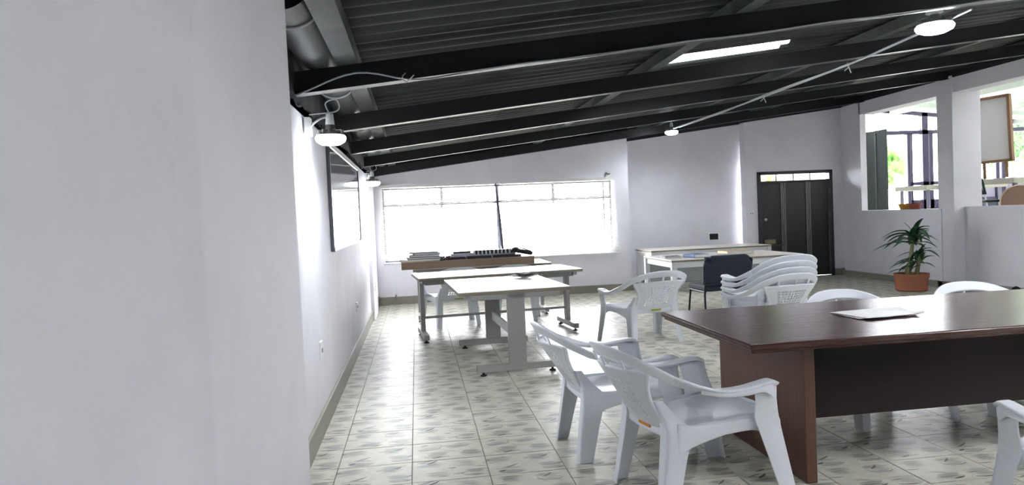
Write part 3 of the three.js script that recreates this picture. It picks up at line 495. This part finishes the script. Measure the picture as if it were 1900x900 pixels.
{
  const y = 0.857, cols = [0x2a2b34, 0x4a3036, 0x232a3a, 0x3b3c44];
  const specs = [[-0.02, 0.62, 0.4, 0.03, 0x2c1a22, 0.0, 0], [0.03, 0.52, 0.36, 0.026, 0x1c1d26, 0.06, 0.03], [0.02, 0.42, 0.3, 0.03, 0x343846, -0.05, 0.056], [0.04, 0.36, 0.3, 0.024, 0x6d7078, 0.1, 0.086], [0.0, 0.40, 0.28, 0.016, 0x4d505a, 0.02, 0.11]];
  const lab = ['maroon folder at the bottom of the pile on the brown board', 'black folder second from the bottom of the pile', 'slate-grey folder in the middle of the pile', 'light grey folder second from the top of the pile', 'grey folder topmost of the pile on the brown board'];
  specs.forEach(([dx, w, d, h, col, rot, dy], k) => { const b = thing('folder', lab[k], 'folder', [0.08 + dx, y + dy, -9.98], rot, 'folders on the brown board'); mesh('cover', [rbox(-w / 2, w / 2, 0, 0.003, -d / 2, d / 2, 0.001, 1), rbox(-w / 2, w / 2, h - 0.003, h, -d / 2, d / 2, 0.001, 1), box(-w / 2, -w / 2 + 0.004, 0, h, -d / 2, d / 2)], std(col, 0.5), b); mesh('pages', box(-w / 2 + 0.006, w / 2 - 0.006, 0.003, h - 0.003, -d / 2 + 0.006, d / 2 - 0.006), M.white, b); });
  const s2 = [[0.52, 0.28, 0x2e1820, 'maroon flat folder left of the long white keyboard'], [0.85, 0.34, 0x1d2430, 'dark blue flat folder under the long white keyboard'], [1.24, 0.4, 0x2d1a26, 'plum flat folder right of the long white keyboard']];
  s2.forEach(([x, w, c, l]) => { const b = thing('folder', l, 'folder', [x, y - 0.0, -9.9], 0.02, 'folders on the brown board'); mesh('cover', [rbox(-w / 2, w / 2, 0, 0.032, -0.14, 0.14, 0.002)], std(c, 0.5), b); mesh('pages', box(-w / 2 + 0.01, w / 2 + 0.001, 0.006, 0.026, -0.13, 0.13), M.white, b); });
  const k = thing('keyboard', 'long white keyboard with dark keys lying on the brown board', 'keyboard', [0.92, y + 0.0325, -10.0], 0.02);
  mesh('case', rbox(-0.46, 0.46, 0, 0.045, -0.12, 0.12, 0.006), std(0xc9cad2, 0.4), k);
  for (let i = 0; i < 20; i++) mesh('key', rbox(-0.14 + i * 0.028, -0.116 + i * 0.028, 0.02, 0.075, 0.0, 0.128, 0.002, 1), i % 2 === 1 ? M.black : M.white, k);
  mesh('control_strip', rbox(-0.42, -0.18, 0.045, 0.07, -0.08, 0.1, 0.003), M.black, k);
  const r = thing('rolled_case', 'dark tilted tube case at the right end of the brown board', 'tube', [1.46, y, -9.78], 0.2);
  const g = new THREE.CapsuleGeometry(0.03, 0.26, 6, 14); g.rotateZ(HP - 0.22); g.translate(0, 0.07, 0); mesh('body', g, M.black, r); mesh('strap', tube([[-0.12, 0.13, 0.02], [0, 0.11, 0.03], [0.12, 0.07, 0.03]], 0.008, 10, 6), std(0x5b6058, 0.6), r);
  const q = thing('ruler', 'thin dark ruler sticking out past the left end of the brown board', 'ruler', [-0.28, y, -10.05]); mesh('blade', rbox(-0.14, 0.22, 0, 0.008, -0.02, 0.02, 0.002, 1), std(0x4a4a50, 0.5), q);
  const bd = thing('cable_bundle', 'small dark tangle left of the white keyboard', 'cable', [0.36, y + 0.0, -9.66]); const pts = []; for (let i = 0; i < 26; i++) pts.push([rr(-0.08, 0.1), 0.01 + rr(0, 0.05), rr(-0.06, 0.06)]); mesh('wire', tube(pts, 0.007, 140, 6), M.black, bd);
}
{
  const t = thing('magazine', 'crumpled black and white magazine on the smallest work table', 'magazine', [1.13, 0.776, -7.4], 0.5);
  const tex = canvasTex(256, 256, (c, w, h) => { c.fillStyle = '#d9d7d2'; c.fillRect(0, 0, w, h); c.fillStyle = '#3a3836'; for (let i = 0; i < 30; i++) { c.beginPath(); c.ellipse(rnd() * w, h * 0.35 + rnd() * h * 0.7, rr(8, 34), rr(6, 22), rnd() * 3, 0, 7); c.fill(); } });
  mesh('page', surface((u, v) => [(u - 0.5) * 0.24, 0.012 + 0.012 * Math.sin(u * 7) * Math.sin(v * 6) + 0.008 * u, (v - 0.5) * 0.3], 18, 18, -0.006), new THREE.MeshStandardMaterial({ map: tex, roughness: 0.5 }), t);
  mesh('page', surface((u, v) => [(u - 0.5) * 0.2 + 0.03, 0.028 + 0.012 * Math.sin(u * 6 + 1) * Math.cos(v * 5), (v - 0.5) * 0.2 + 0.02], 14, 14, -0.006), std(0x33302e, 0.55), t);
}
function postTable(label, x0, x1, z0, z1, H, extra) {
  const t = thing('white_table', label, 'table', [(x0 + x1) / 2, 0, (z0 + z1) / 2], 0), w = (x1 - x0) / 2, d = (z1 - z0) / 2;
  mesh('tabletop', rbox(-w, w, H - 0.03, H, -d, d, 0.004), M.tableTop, t); mesh('edge_band', rbox(-w - 0.001, w + 0.001, H - 0.028, H - 0.006, -d - 0.001, d + 0.001, 0.002), M.tableEdge, t);
  for (const a of [-1, 1]) for (const b of [-1, 1]) mesh('leg', rbox(a * (w - 0.04) - 0.035, a * (w - 0.04) + 0.035, 0, H - 0.03, b * (d - 0.04) - 0.035, b * (d - 0.04) + 0.035, 0.005), M.whiteMetal, t);
  mesh('apron', [rbox(-w + 0.05, w - 0.05, H - 0.11, H - 0.03, d - 0.06, d - 0.03, 0.004), rbox(-w + 0.05, w - 0.05, H - 0.11, H - 0.03, -d + 0.03, -d + 0.06, 0.004), rbox(-w + 0.03, -w + 0.06, H - 0.11, H - 0.03, -d + 0.05, d - 0.05, 0.004)], M.whiteMetal, t);
  if (extra) mesh('modesty_panel', rbox(-w + 0.06, w - 0.06, H - 0.42, H - 0.11, -d + 0.04, -d + 0.055, 0.003), std(0xa9b0b8, 0.5), t); return t;
}
postTable('white table with square legs carrying books, behind the navy chair', 3.42, 5.35, -10.35, -9.15, 0.73, true);
postTable('long pale table against the recessed back wall', 3.92, 6.1, -12.3, -11.45, 0.74, false);
{
  const y = 0.731, B = (label, x, z, w, d, h, rot, col, dy = 0) => { const b = thing('book', label, 'book', [x, y + dy, z], rot, 'books and papers on the white table'); mesh('cover', [rbox(-w / 2, w / 2, 0, 0.003, -d / 2, d / 2, 0.001, 1), rbox(-w / 2, w / 2, h - 0.003, h, -d / 2, d / 2, 0.001, 1), box(-w / 2, -w / 2 + 0.004, 0, h, -d / 2, d / 2)], std(col, 0.5), b); mesh('pages', box(-w / 2 + 0.005, w / 2 - 0.004, 0.003, h - 0.003, -d / 2 + 0.004, d / 2 - 0.004), M.white, b); };
  B('blue book on the white table behind the navy chair', 3.93, -9.55, 0.24, 0.3, 0.045, 0.2, 0x2f5f9a); B('dark book beside the blue book on the white table', 3.62, -9.7, 0.24, 0.26, 0.025, -0.1, 0x252a30);
  B('pale magazine right of the blue book on the white table', 4.25, -9.5, 0.28, 0.24, 0.03, 0.05, 0xd8d8dc); B('tan cardboard folder on the white table', 4.65, -9.8, 0.42, 0.3, 0.05, 0.05, 0xd8b98c);
}
{
  const t = thing('office_chair', 'navy upholstered chair with black metal legs, facing the white table', 'chair', [3.72, 0, -8.35], Math.PI + 0.05);
  const g = surface((u, v) => { const s = 2 * u - 1, k = 0.31 * (1 - 0.05 * (1 - v)); return [s * k * (Math.abs(s) > 0.9 && v > 0.85 ? 0.985 : 1), 0.5 + 0.345 * v - 0.035 * Math.max(0, Math.abs(s) - 0.7) / 0.3 * Math.max(0, v - 0.6) / 0.4 * 1.4, -0.24 - 0.07 * v + 0.06 * s * s]; }, 20, 14, 0.05);
  mesh('backrest', g, M.navy, t); mesh('seat', rbox(-0.29, 0.29, 0.4, 0.48, -0.22, 0.26, 0.03, 3), M.navy, t);
  for (const s of [-1, 1]) { mesh('leg', tube([[s * 0.29, 0.56, -0.26], [s * 0.3, 0.4, -0.24], [s * 0.31, 0, -0.28]], 0.013, 12, 8), M.black, t); mesh('leg', tube([[s * 0.28, 0.41, 0.2], [s * 0.3, 0, 0.25]], 0.013, 8, 8), M.black, t); mesh('seat_rail', tube([[s * 0.29, 0.4, -0.24], [s * 0.28, 0.4, 0.2]], 0.012, 4, 8), M.black, t); }
}

/* ------------------------------------------------------------------ lamps */
const glow = new THREE.MeshStandardMaterial({ color: 0xffffff, emissive: 0xf4f8ff, emissiveIntensity: 14 });
function lamp(label, x, y, z, d, mount) {
  const t = thing('ceiling_lamp', label, 'lamp', [x, y, z], 0, 'round LED lamps'), r = d / 2;
  mesh('lens', lathe([[0, -0.045], [r * 0.6, -0.04], [r * 0.92, -0.02], [r, 0], [r * 0.97, 0.012], [0, 0.012]], 36), glow, t);
  const body = mesh('heat_sink', lathe([[0, 0.09], [r * 0.3, 0.09], [r * 0.36, 0.05], [r * 0.9, 0.03], [r * 0.95, 0.013], [0, 0.013]], 36), M.steel, t);
  for (let k = 0; k < 12; k++) { const f = box(r * 0.3, r * 0.86, 0.02, 0.055, -0.002, 0.002); f.rotateY(k / 12 * Math.PI * 2); mesh('fin', f, M.steel, body); }
  mesh('socket', lathe([[0, 0.16], [0.024, 0.16], [0.028, 0.11], [0.03, 0.085], [0, 0.085]], 18), M.white, t);
  if (mount === 'wall') {
    const w = -0.69 - x; mesh('bracket', tube([[0, 0.15, 0], [w * 0.4, 0.13, 0.01], [w + 0.03, 0.08, 0]], 0.009, 14, 8), M.alu, t);
    mesh('wall_box', rbox(w, w + 0.04, 0.02, 0.14, -0.045, 0.045, 0.006), M.white, t);
    mesh('cord', tube([[0, 0.16, 0], [-0.02, 0.23, 0.02], [0.05, 0.25, 0.03], [0.06, 0.19, 0.0], [w + 0.03, 0.16, 0]], 0.005, 30, 6), M.cable, t);
  } else { mesh('stem', tube([[0, 0.15, 0], [0, 0.3 > mount ? mount : mount, 0]], 0.01, 3, 8), M.alu, t); mesh('canopy', new THREE.CylinderGeometry(0.05, 0.06, 0.03, 20).translate(0, mount, 0), M.alu, t); }
  const p = new THREE.SpotLight(0xf4f8ff, LAMP, 0, 1.5, 0.4, 2); p.position.set(0, -0.06, 0); p.target.position.set(0, -1, 0); p.castShadow = true; p.shadow.radius = 5; p.name = 'lamp_light'; p.target.name = 'lamp_target'; t.add(p, p.target);
}
lamp('bright round lamp on the left wall above the whiteboard', -0.53, 1.985, -4.75, 0.2, 'wall');
lamp('bright round lamp on the left wall beside the back window', -0.58, 1.975, -10.0, 0.22, 'wall');
lamp('small bright round lamp hanging near the back wall recess', 4.32, 2.72, -11.35, 0.22, 0.22);
lamp('bright round lamp hanging at the upper right corner', 3.86, 2.68, -4.75, 0.26, 0.12);

/* ------------------------------------------------------------------ cables under the roof */
{
  const t = thing('cable_run', 'grey cables strung under the roof toward the upper right lamp', 'cable', [0, 0, 0]);
  mesh('cable', tube([[4.32, roofY(4.32, -0.02), -11.3], [4.36, roofY(4.36, -0.02), -10.0], [4.3, roofY(4.3, -0.03), -8.1], [4.2, roofY(4.2, -0.03), -6.2], [4.0, roofY(4, -0.02), -4.9]], 0.012, 60, 6), M.cable, t);
  mesh('cable', tube([[4.4, roofY(4.4, -0.02), -11.2], [4.28, roofY(4.28, -0.05), -9.2], [4.26, roofY(4.26, -0.02), -8.0], [4.1, roofY(4.1, -0.05), -6.0], [3.95, roofY(3.95, -0.01), -4.5]], 0.008, 60, 6), M.cable, t);
  for (const [x, z] of [[4.24, -6.4], [4.3, -8.2]]) mesh('cable_tie', [tube([[x - 0.02, roofY(x, -0.08), z], [x + 0.03, roofY(x, -0.03), z], [x + 0.01, roofY(x, 0.0), z], [x + 0.05, roofY(x, -0.1), z]], 0.005, 12, 5)], M.white, t);
}
{
  const t = thing('roof_cable', 'thin grey cable along the lower edge of the nearest rafter', 'cable', [0, 0, 0]);
  const pts = []; for (let i = 0; i <= 14; i++) { const x = -0.66 + i * 0.35; pts.push([x, roofY(x, i > 0 && i < 2 ? 0.07 : -0.012 + 0.006 * Math.sin(i * 2.1)), -4.29]); }
  mesh('cable', tube(pts, 0.006, 80, 6), M.cable, t);
  mesh('cable_tie', [tube([[-0.02, roofY(0, 0.03), -4.3], [-0.04, roofY(0, -0.0), -4.27], [-0.02, roofY(0, -0.03), -4.26], [0.03, roofY(0, 0.01), -4.26]], 0.004, 12, 5)], M.white, t);
}

/* ------------------------------------------------------------------ left wall fittings */
{
  const t = thing('whiteboard', 'long glossy whiteboard with a dark frame edge on the left wall', 'whiteboard', [-0.7, 1.2, -7.3]);
  mesh('panel', rbox(0, 0.022, 0.02, 0.86, -1.42, 1.4, 0.004), new THREE.MeshPhysicalMaterial({ color: 0xc4c8cc, roughness: 0.08, clearcoat: 0.6, clearcoatRoughness: 0.05 }), t);
  for (const z of [1.4, -1.45]) mesh('frame', rbox(0, 0.03, 0, 0.88, z, z + 0.03, 0.004), std(0x3c3f44, 0.4), t);
  for (const y of [0, 0.86]) mesh('frame', rbox(0, 0.03, y, y + 0.02, -1.42, 1.4, 0.004), M.alu, t);
  for (const z of [-1.4, 1.36]) mesh('corner_cap', rbox(0, 0.036, -0.005, 0.035, z - 0.03, z + 0.06, 0.006), std(0x9fa2a6, 0.4), t);
}
function plate(label, x, y, z, turn, w, h, kind) {
  const t = thing('wall_socket', label, 'socket', [x, y, z], turn); mesh('cover', rbox(-w / 2, w / 2, -h / 2, h / 2, 0, 0.012, 0.004), M.white, t);
  if (kind === 'dark') mesh('insert', rbox(-w * 0.36, w * 0.36, -h * 0.36, h * 0.36, 0.005, 0.02, 0.003), M.black, t); else for (const s of [-1, 1]) mesh('slot', rbox(s * w * 0.2 - 0.006, s * w * 0.2 + 0.006, -0.015, 0.015, 0.006, 0.0135, 0.001, 1), M.black, t);
  return t;
}
plate('white wall socket low on the left wall, nearest the camera', -0.7, 0.55, -4.98, HP, 0.09, 0.13);
plate('small white socket low on the left wall near the back corner', -0.655, 0.47, -10.6, HP, 0.12, 0.13);
plate('small white socket low on the left wall below the whiteboard', -0.7, 0.5, -7.9, HP, 0.1, 0.1);
plate('white switch plate on the wall left of the dark door', 6.4, 1.28, ZD, 0, 0.1, 0.1);
plate('black wall box in a white surround above the long pale table', 5.75, 0.86, ZR, 0, 0.24, 0.16, 'dark');
{ const t = thing('wall_hook', 'small dark fitting on the wall above the right end of the window', 'fitting', [3.42, 2.1, ZB]); mesh('plate', rbox(-0.04, 0.04, -0.05, 0.05, 0, 0.012, 0.004), M.white, t); mesh('hook', tube([[-0.02, 0.03, 0.012], [0, 0, 0.05], [0.03, 0.01, 0.06]], 0.012, 8, 6), std(0x6d7076, 0.5), t); }

/* ------------------------------------------------------------------ potted plant */
{
  const t = thing('potted_plant', 'green dracaena in a round terracotta pot by the half wall', 'plant', [7.62, 0, -9.98]);
  const pot = mesh('pot', lathe([[0, 0], [0.215, 0], [0.222, 0.02], [0.232, 0.2], [0.245, 0.205], [0.248, 0.265], [0.228, 0.268], [0.22, 0.22], [0, 0.22]], 40), M.terracotta, t); mesh('soil', new THREE.CircleGeometry(0.222, 28).rotateX(-HP).translate(0, 0.235, 0), std(0x3b2e24, 1), pot);
  const cane = std(0x8d8a62, 0.8), green = [0x2f5a38, 0x3f6e42, 0x254a31].map((c) => new THREE.MeshPhysicalMaterial({ color: c, roughness: 0.4, side: THREE.DoubleSide }));
  const canes = [[[-0.05, 0.22, 0], [-0.03, 0.45, 0.02], [0.03, 0.72, 0.0], [0.05, 0.88, 0]], [[0.06, 0.22, 0.03], [0.1, 0.42, 0.03], [0.13, 0.58, 0.02]], [[-0.1, 0.22, 0.02], [-0.08, 0.36, 0.03], [-0.04, 0.46, 0.05]]];
  for (const c of canes) mesh('cane', ribbon(c.map((p, i) => ({ c: p, a: [0.034 - 0.004 * i, 0, 0], b: [0, 0, 0.034 - 0.004 * i] })), 14, 10, 1), cane, t);
  const leafG = (L, W, up, droop) => surface((u, v) => { const s = (2 * u - 1), w = W * Math.sin(Math.PI * Math.min(1, 0.12 + 0.88 * v)) ** 0.7 * (1 - 0.25 * v), r = L * (Math.cos(up) * v + 0.15 * v * v), y = L * (Math.sin(up) * v - droop * v * v); return [s * w, y + 0.35 * Math.abs(s) * w, r]; }, 4, 10, 0.002);
  const kinds = [leafG(0.5, 0.06, 0.7, 0.75), leafG(0.42, 0.066, 1.0, 0.5), leafG(0.55, 0.055, 0.45, 0.6), leafG(0.36, 0.066, 1.25, 0.25), leafG(0.3, 0.06, 0.3, 0.6)];
  const head = (x, y, z, n, s) => { for (let i = 0; i < n; i++) { const m = mesh('leaf', kinds[i % kinds.length], green[i % 3], t), k = s * rr(0.8, 1.12); m.position.set(x, y - 0.05 * (i % 4), z); m.rotation.y = i * 2.4 + rr(-0.3, 0.3); m.scale.setScalar(k); } };
  head(0.05, 0.86, 0, 30, 0.95); head(0.13, 0.56, 0.02, 20, 0.72); head(-0.04, 0.46, 0.05, 12, 0.6);
}
{ const t = thing('rubber_castor', 'small black round castor on the floor at the right picture edge', 'castor', [8.28, 0, -8.75]); const g = new THREE.TorusGeometry(0.045, 0.025, 10, 20); g.translate(0, 0.07, 0); mesh('wheel', g, M.blackRubber, t); mesh('hub', new THREE.CylinderGeometry(0.03, 0.03, 0.03, 14).rotateX(HP).translate(0, 0.07, 0), M.steel, t); }

/* ------------------------------------------------------------------ things in the annex */
function annexTable(label, x0, x1, z0, z1, H) { const t = thing('annex_table', label, 'table', [(x0 + x1) / 2, AF, (z0 + z1) / 2]); const w = (x1 - x0) / 2, d = (z1 - z0) / 2; mesh('tabletop', rbox(-w, w, H - 0.09, H, -d, d, 0.006), std(0xb9b8a8, 0.5), t); for (const a of [-1, 1]) for (const b of [-1, 1]) mesh('leg', rbox(a * (w - 0.1) - 0.025, a * (w - 0.1) + 0.025, 0, H - 0.09, b * (d - 0.08) - 0.025, b * (d - 0.08) + 0.025, 0.003), std(0x8d8fa0, 0.5), t); return t; }
annexTable('pale table beyond the first wall opening, in front of the annex windows', 9.75, 11.5, -13.2, -12.3, 0.78);
annexTable('grey table beyond the second wall opening, under the leaning board', 9.45, 11.6, -10.9, -10.0, 0.8);
{
  const t = thing('display_board', 'brown framed white board standing in the annex behind the pillar', 'board', [9.6, AF + 0.81, -10.5], -1.05); t.rotation.z = 0.03;
  mesh('panel', rbox(-0.22, 0.22, 0.3, 1.32, -0.01, 0.01, 0.003), std(0xd6d4d2, 0.6), t);
  mesh('frame', [rbox(-0.26, -0.22, 0.26, 1.36, -0.06, 0.06, 0.004), rbox(0.22, 0.26, 0.26, 1.36, -0.06, 0.06, 0.004), rbox(-0.26, 0.26, 1.32, 1.36, -0.06, 0.06, 0.004), rbox(-0.26, 0.26, 0.26, 0.3, -0.06, 0.06, 0.004)], std(0x805f3f, 0.6), t);
  for (const s of [-0.16, 0.16]) mesh('support', rbox(s - 0.02, s + 0.02, 0, 0.27, -0.02, 0.02, 0.003), std(0x805f3f, 0.6), t);
}
function smallPot(label, x, z, col) { const t = thing('flower_pot', label, 'pot', [x, 1.25, z], 0, 'small pots on the half wall'); mesh('pot', lathe([[0, 0], [0.075, 0], [0.1, 0.07], [0.11, 0.07], [0.11, 0.1], [0.095, 0.1], [0.09, 0.075], [0, 0.075]], 24), std(col, 0.6), t); mesh('soil', new THREE.CircleGeometry(0.092, 18).rotateX(-HP).translate(0, 0.085, 0), std(0x33281f, 1), t); }
smallPot('small yellow pot on top of the half wall', XR + 0.1, -11.12, 0xc29a3a); smallPot('small reddish-brown pot on top of the half wall', XR + 0.1, -10.88, 0x8f4a38);
function annexChair(label, x, z, turn, seatMat) {
  const t = thing('annex_chair', label, 'chair', [x, AF, z], turn), w = std(0xd9d9dc, 0.4);
  mesh('seat', rbox(-0.22, 0.22, 0.42, 0.46, -0.22, 0.22, 0.015), seatMat, t); mesh('backrest', surface((u, v) => [(2 * u - 1) * 0.23, 0.55 + 0.25 * v, -0.24 - 0.05 * v + 0.04 * (2 * u - 1) ** 2], 10, 6, 0.02), seatMat, t);
  for (const s of [-1, 1]) { mesh('leg', tube([[s * 0.2, 0.8, -0.28], [s * 0.2, 0.42, -0.2], [s * 0.22, 0, -0.26]], 0.012, 10, 6), w, t); mesh('leg', tube([[s * 0.2, 0.42, 0.2], [s * 0.22, 0, 0.24]], 0.012, 6, 6), w, t); }
}
annexChair('white-framed chair with a dark seat under the pale annex table', 10.3, -11.9, 0.3, M.black);
annexChair('white-framed chair with a green seat behind the second opening', 9.1, -9.98, 1.2, std(0x24402f, 0.5));
{
  const t = thing('round_tabletop', 'brown round wooden tabletop leaning behind the second half wall', 'tabletop', [9.08, AF, -9.42], -0.2); const g = new THREE.CylinderGeometry(0.34, 0.34, 0.03, 40); g.rotateX(1.25); g.translate(0, 0.335, 0); mesh('disc', g, std(0x6b4a32, 0.5), t); const r = new THREE.TorusGeometry(0.34, 0.014, 8, 48); r.rotateX(1.25 - HP); r.translate(0, 0.335, 0); mesh('rim', r, std(0xc9b090, 0.5), t);
}

renderer.render(scene, camera);
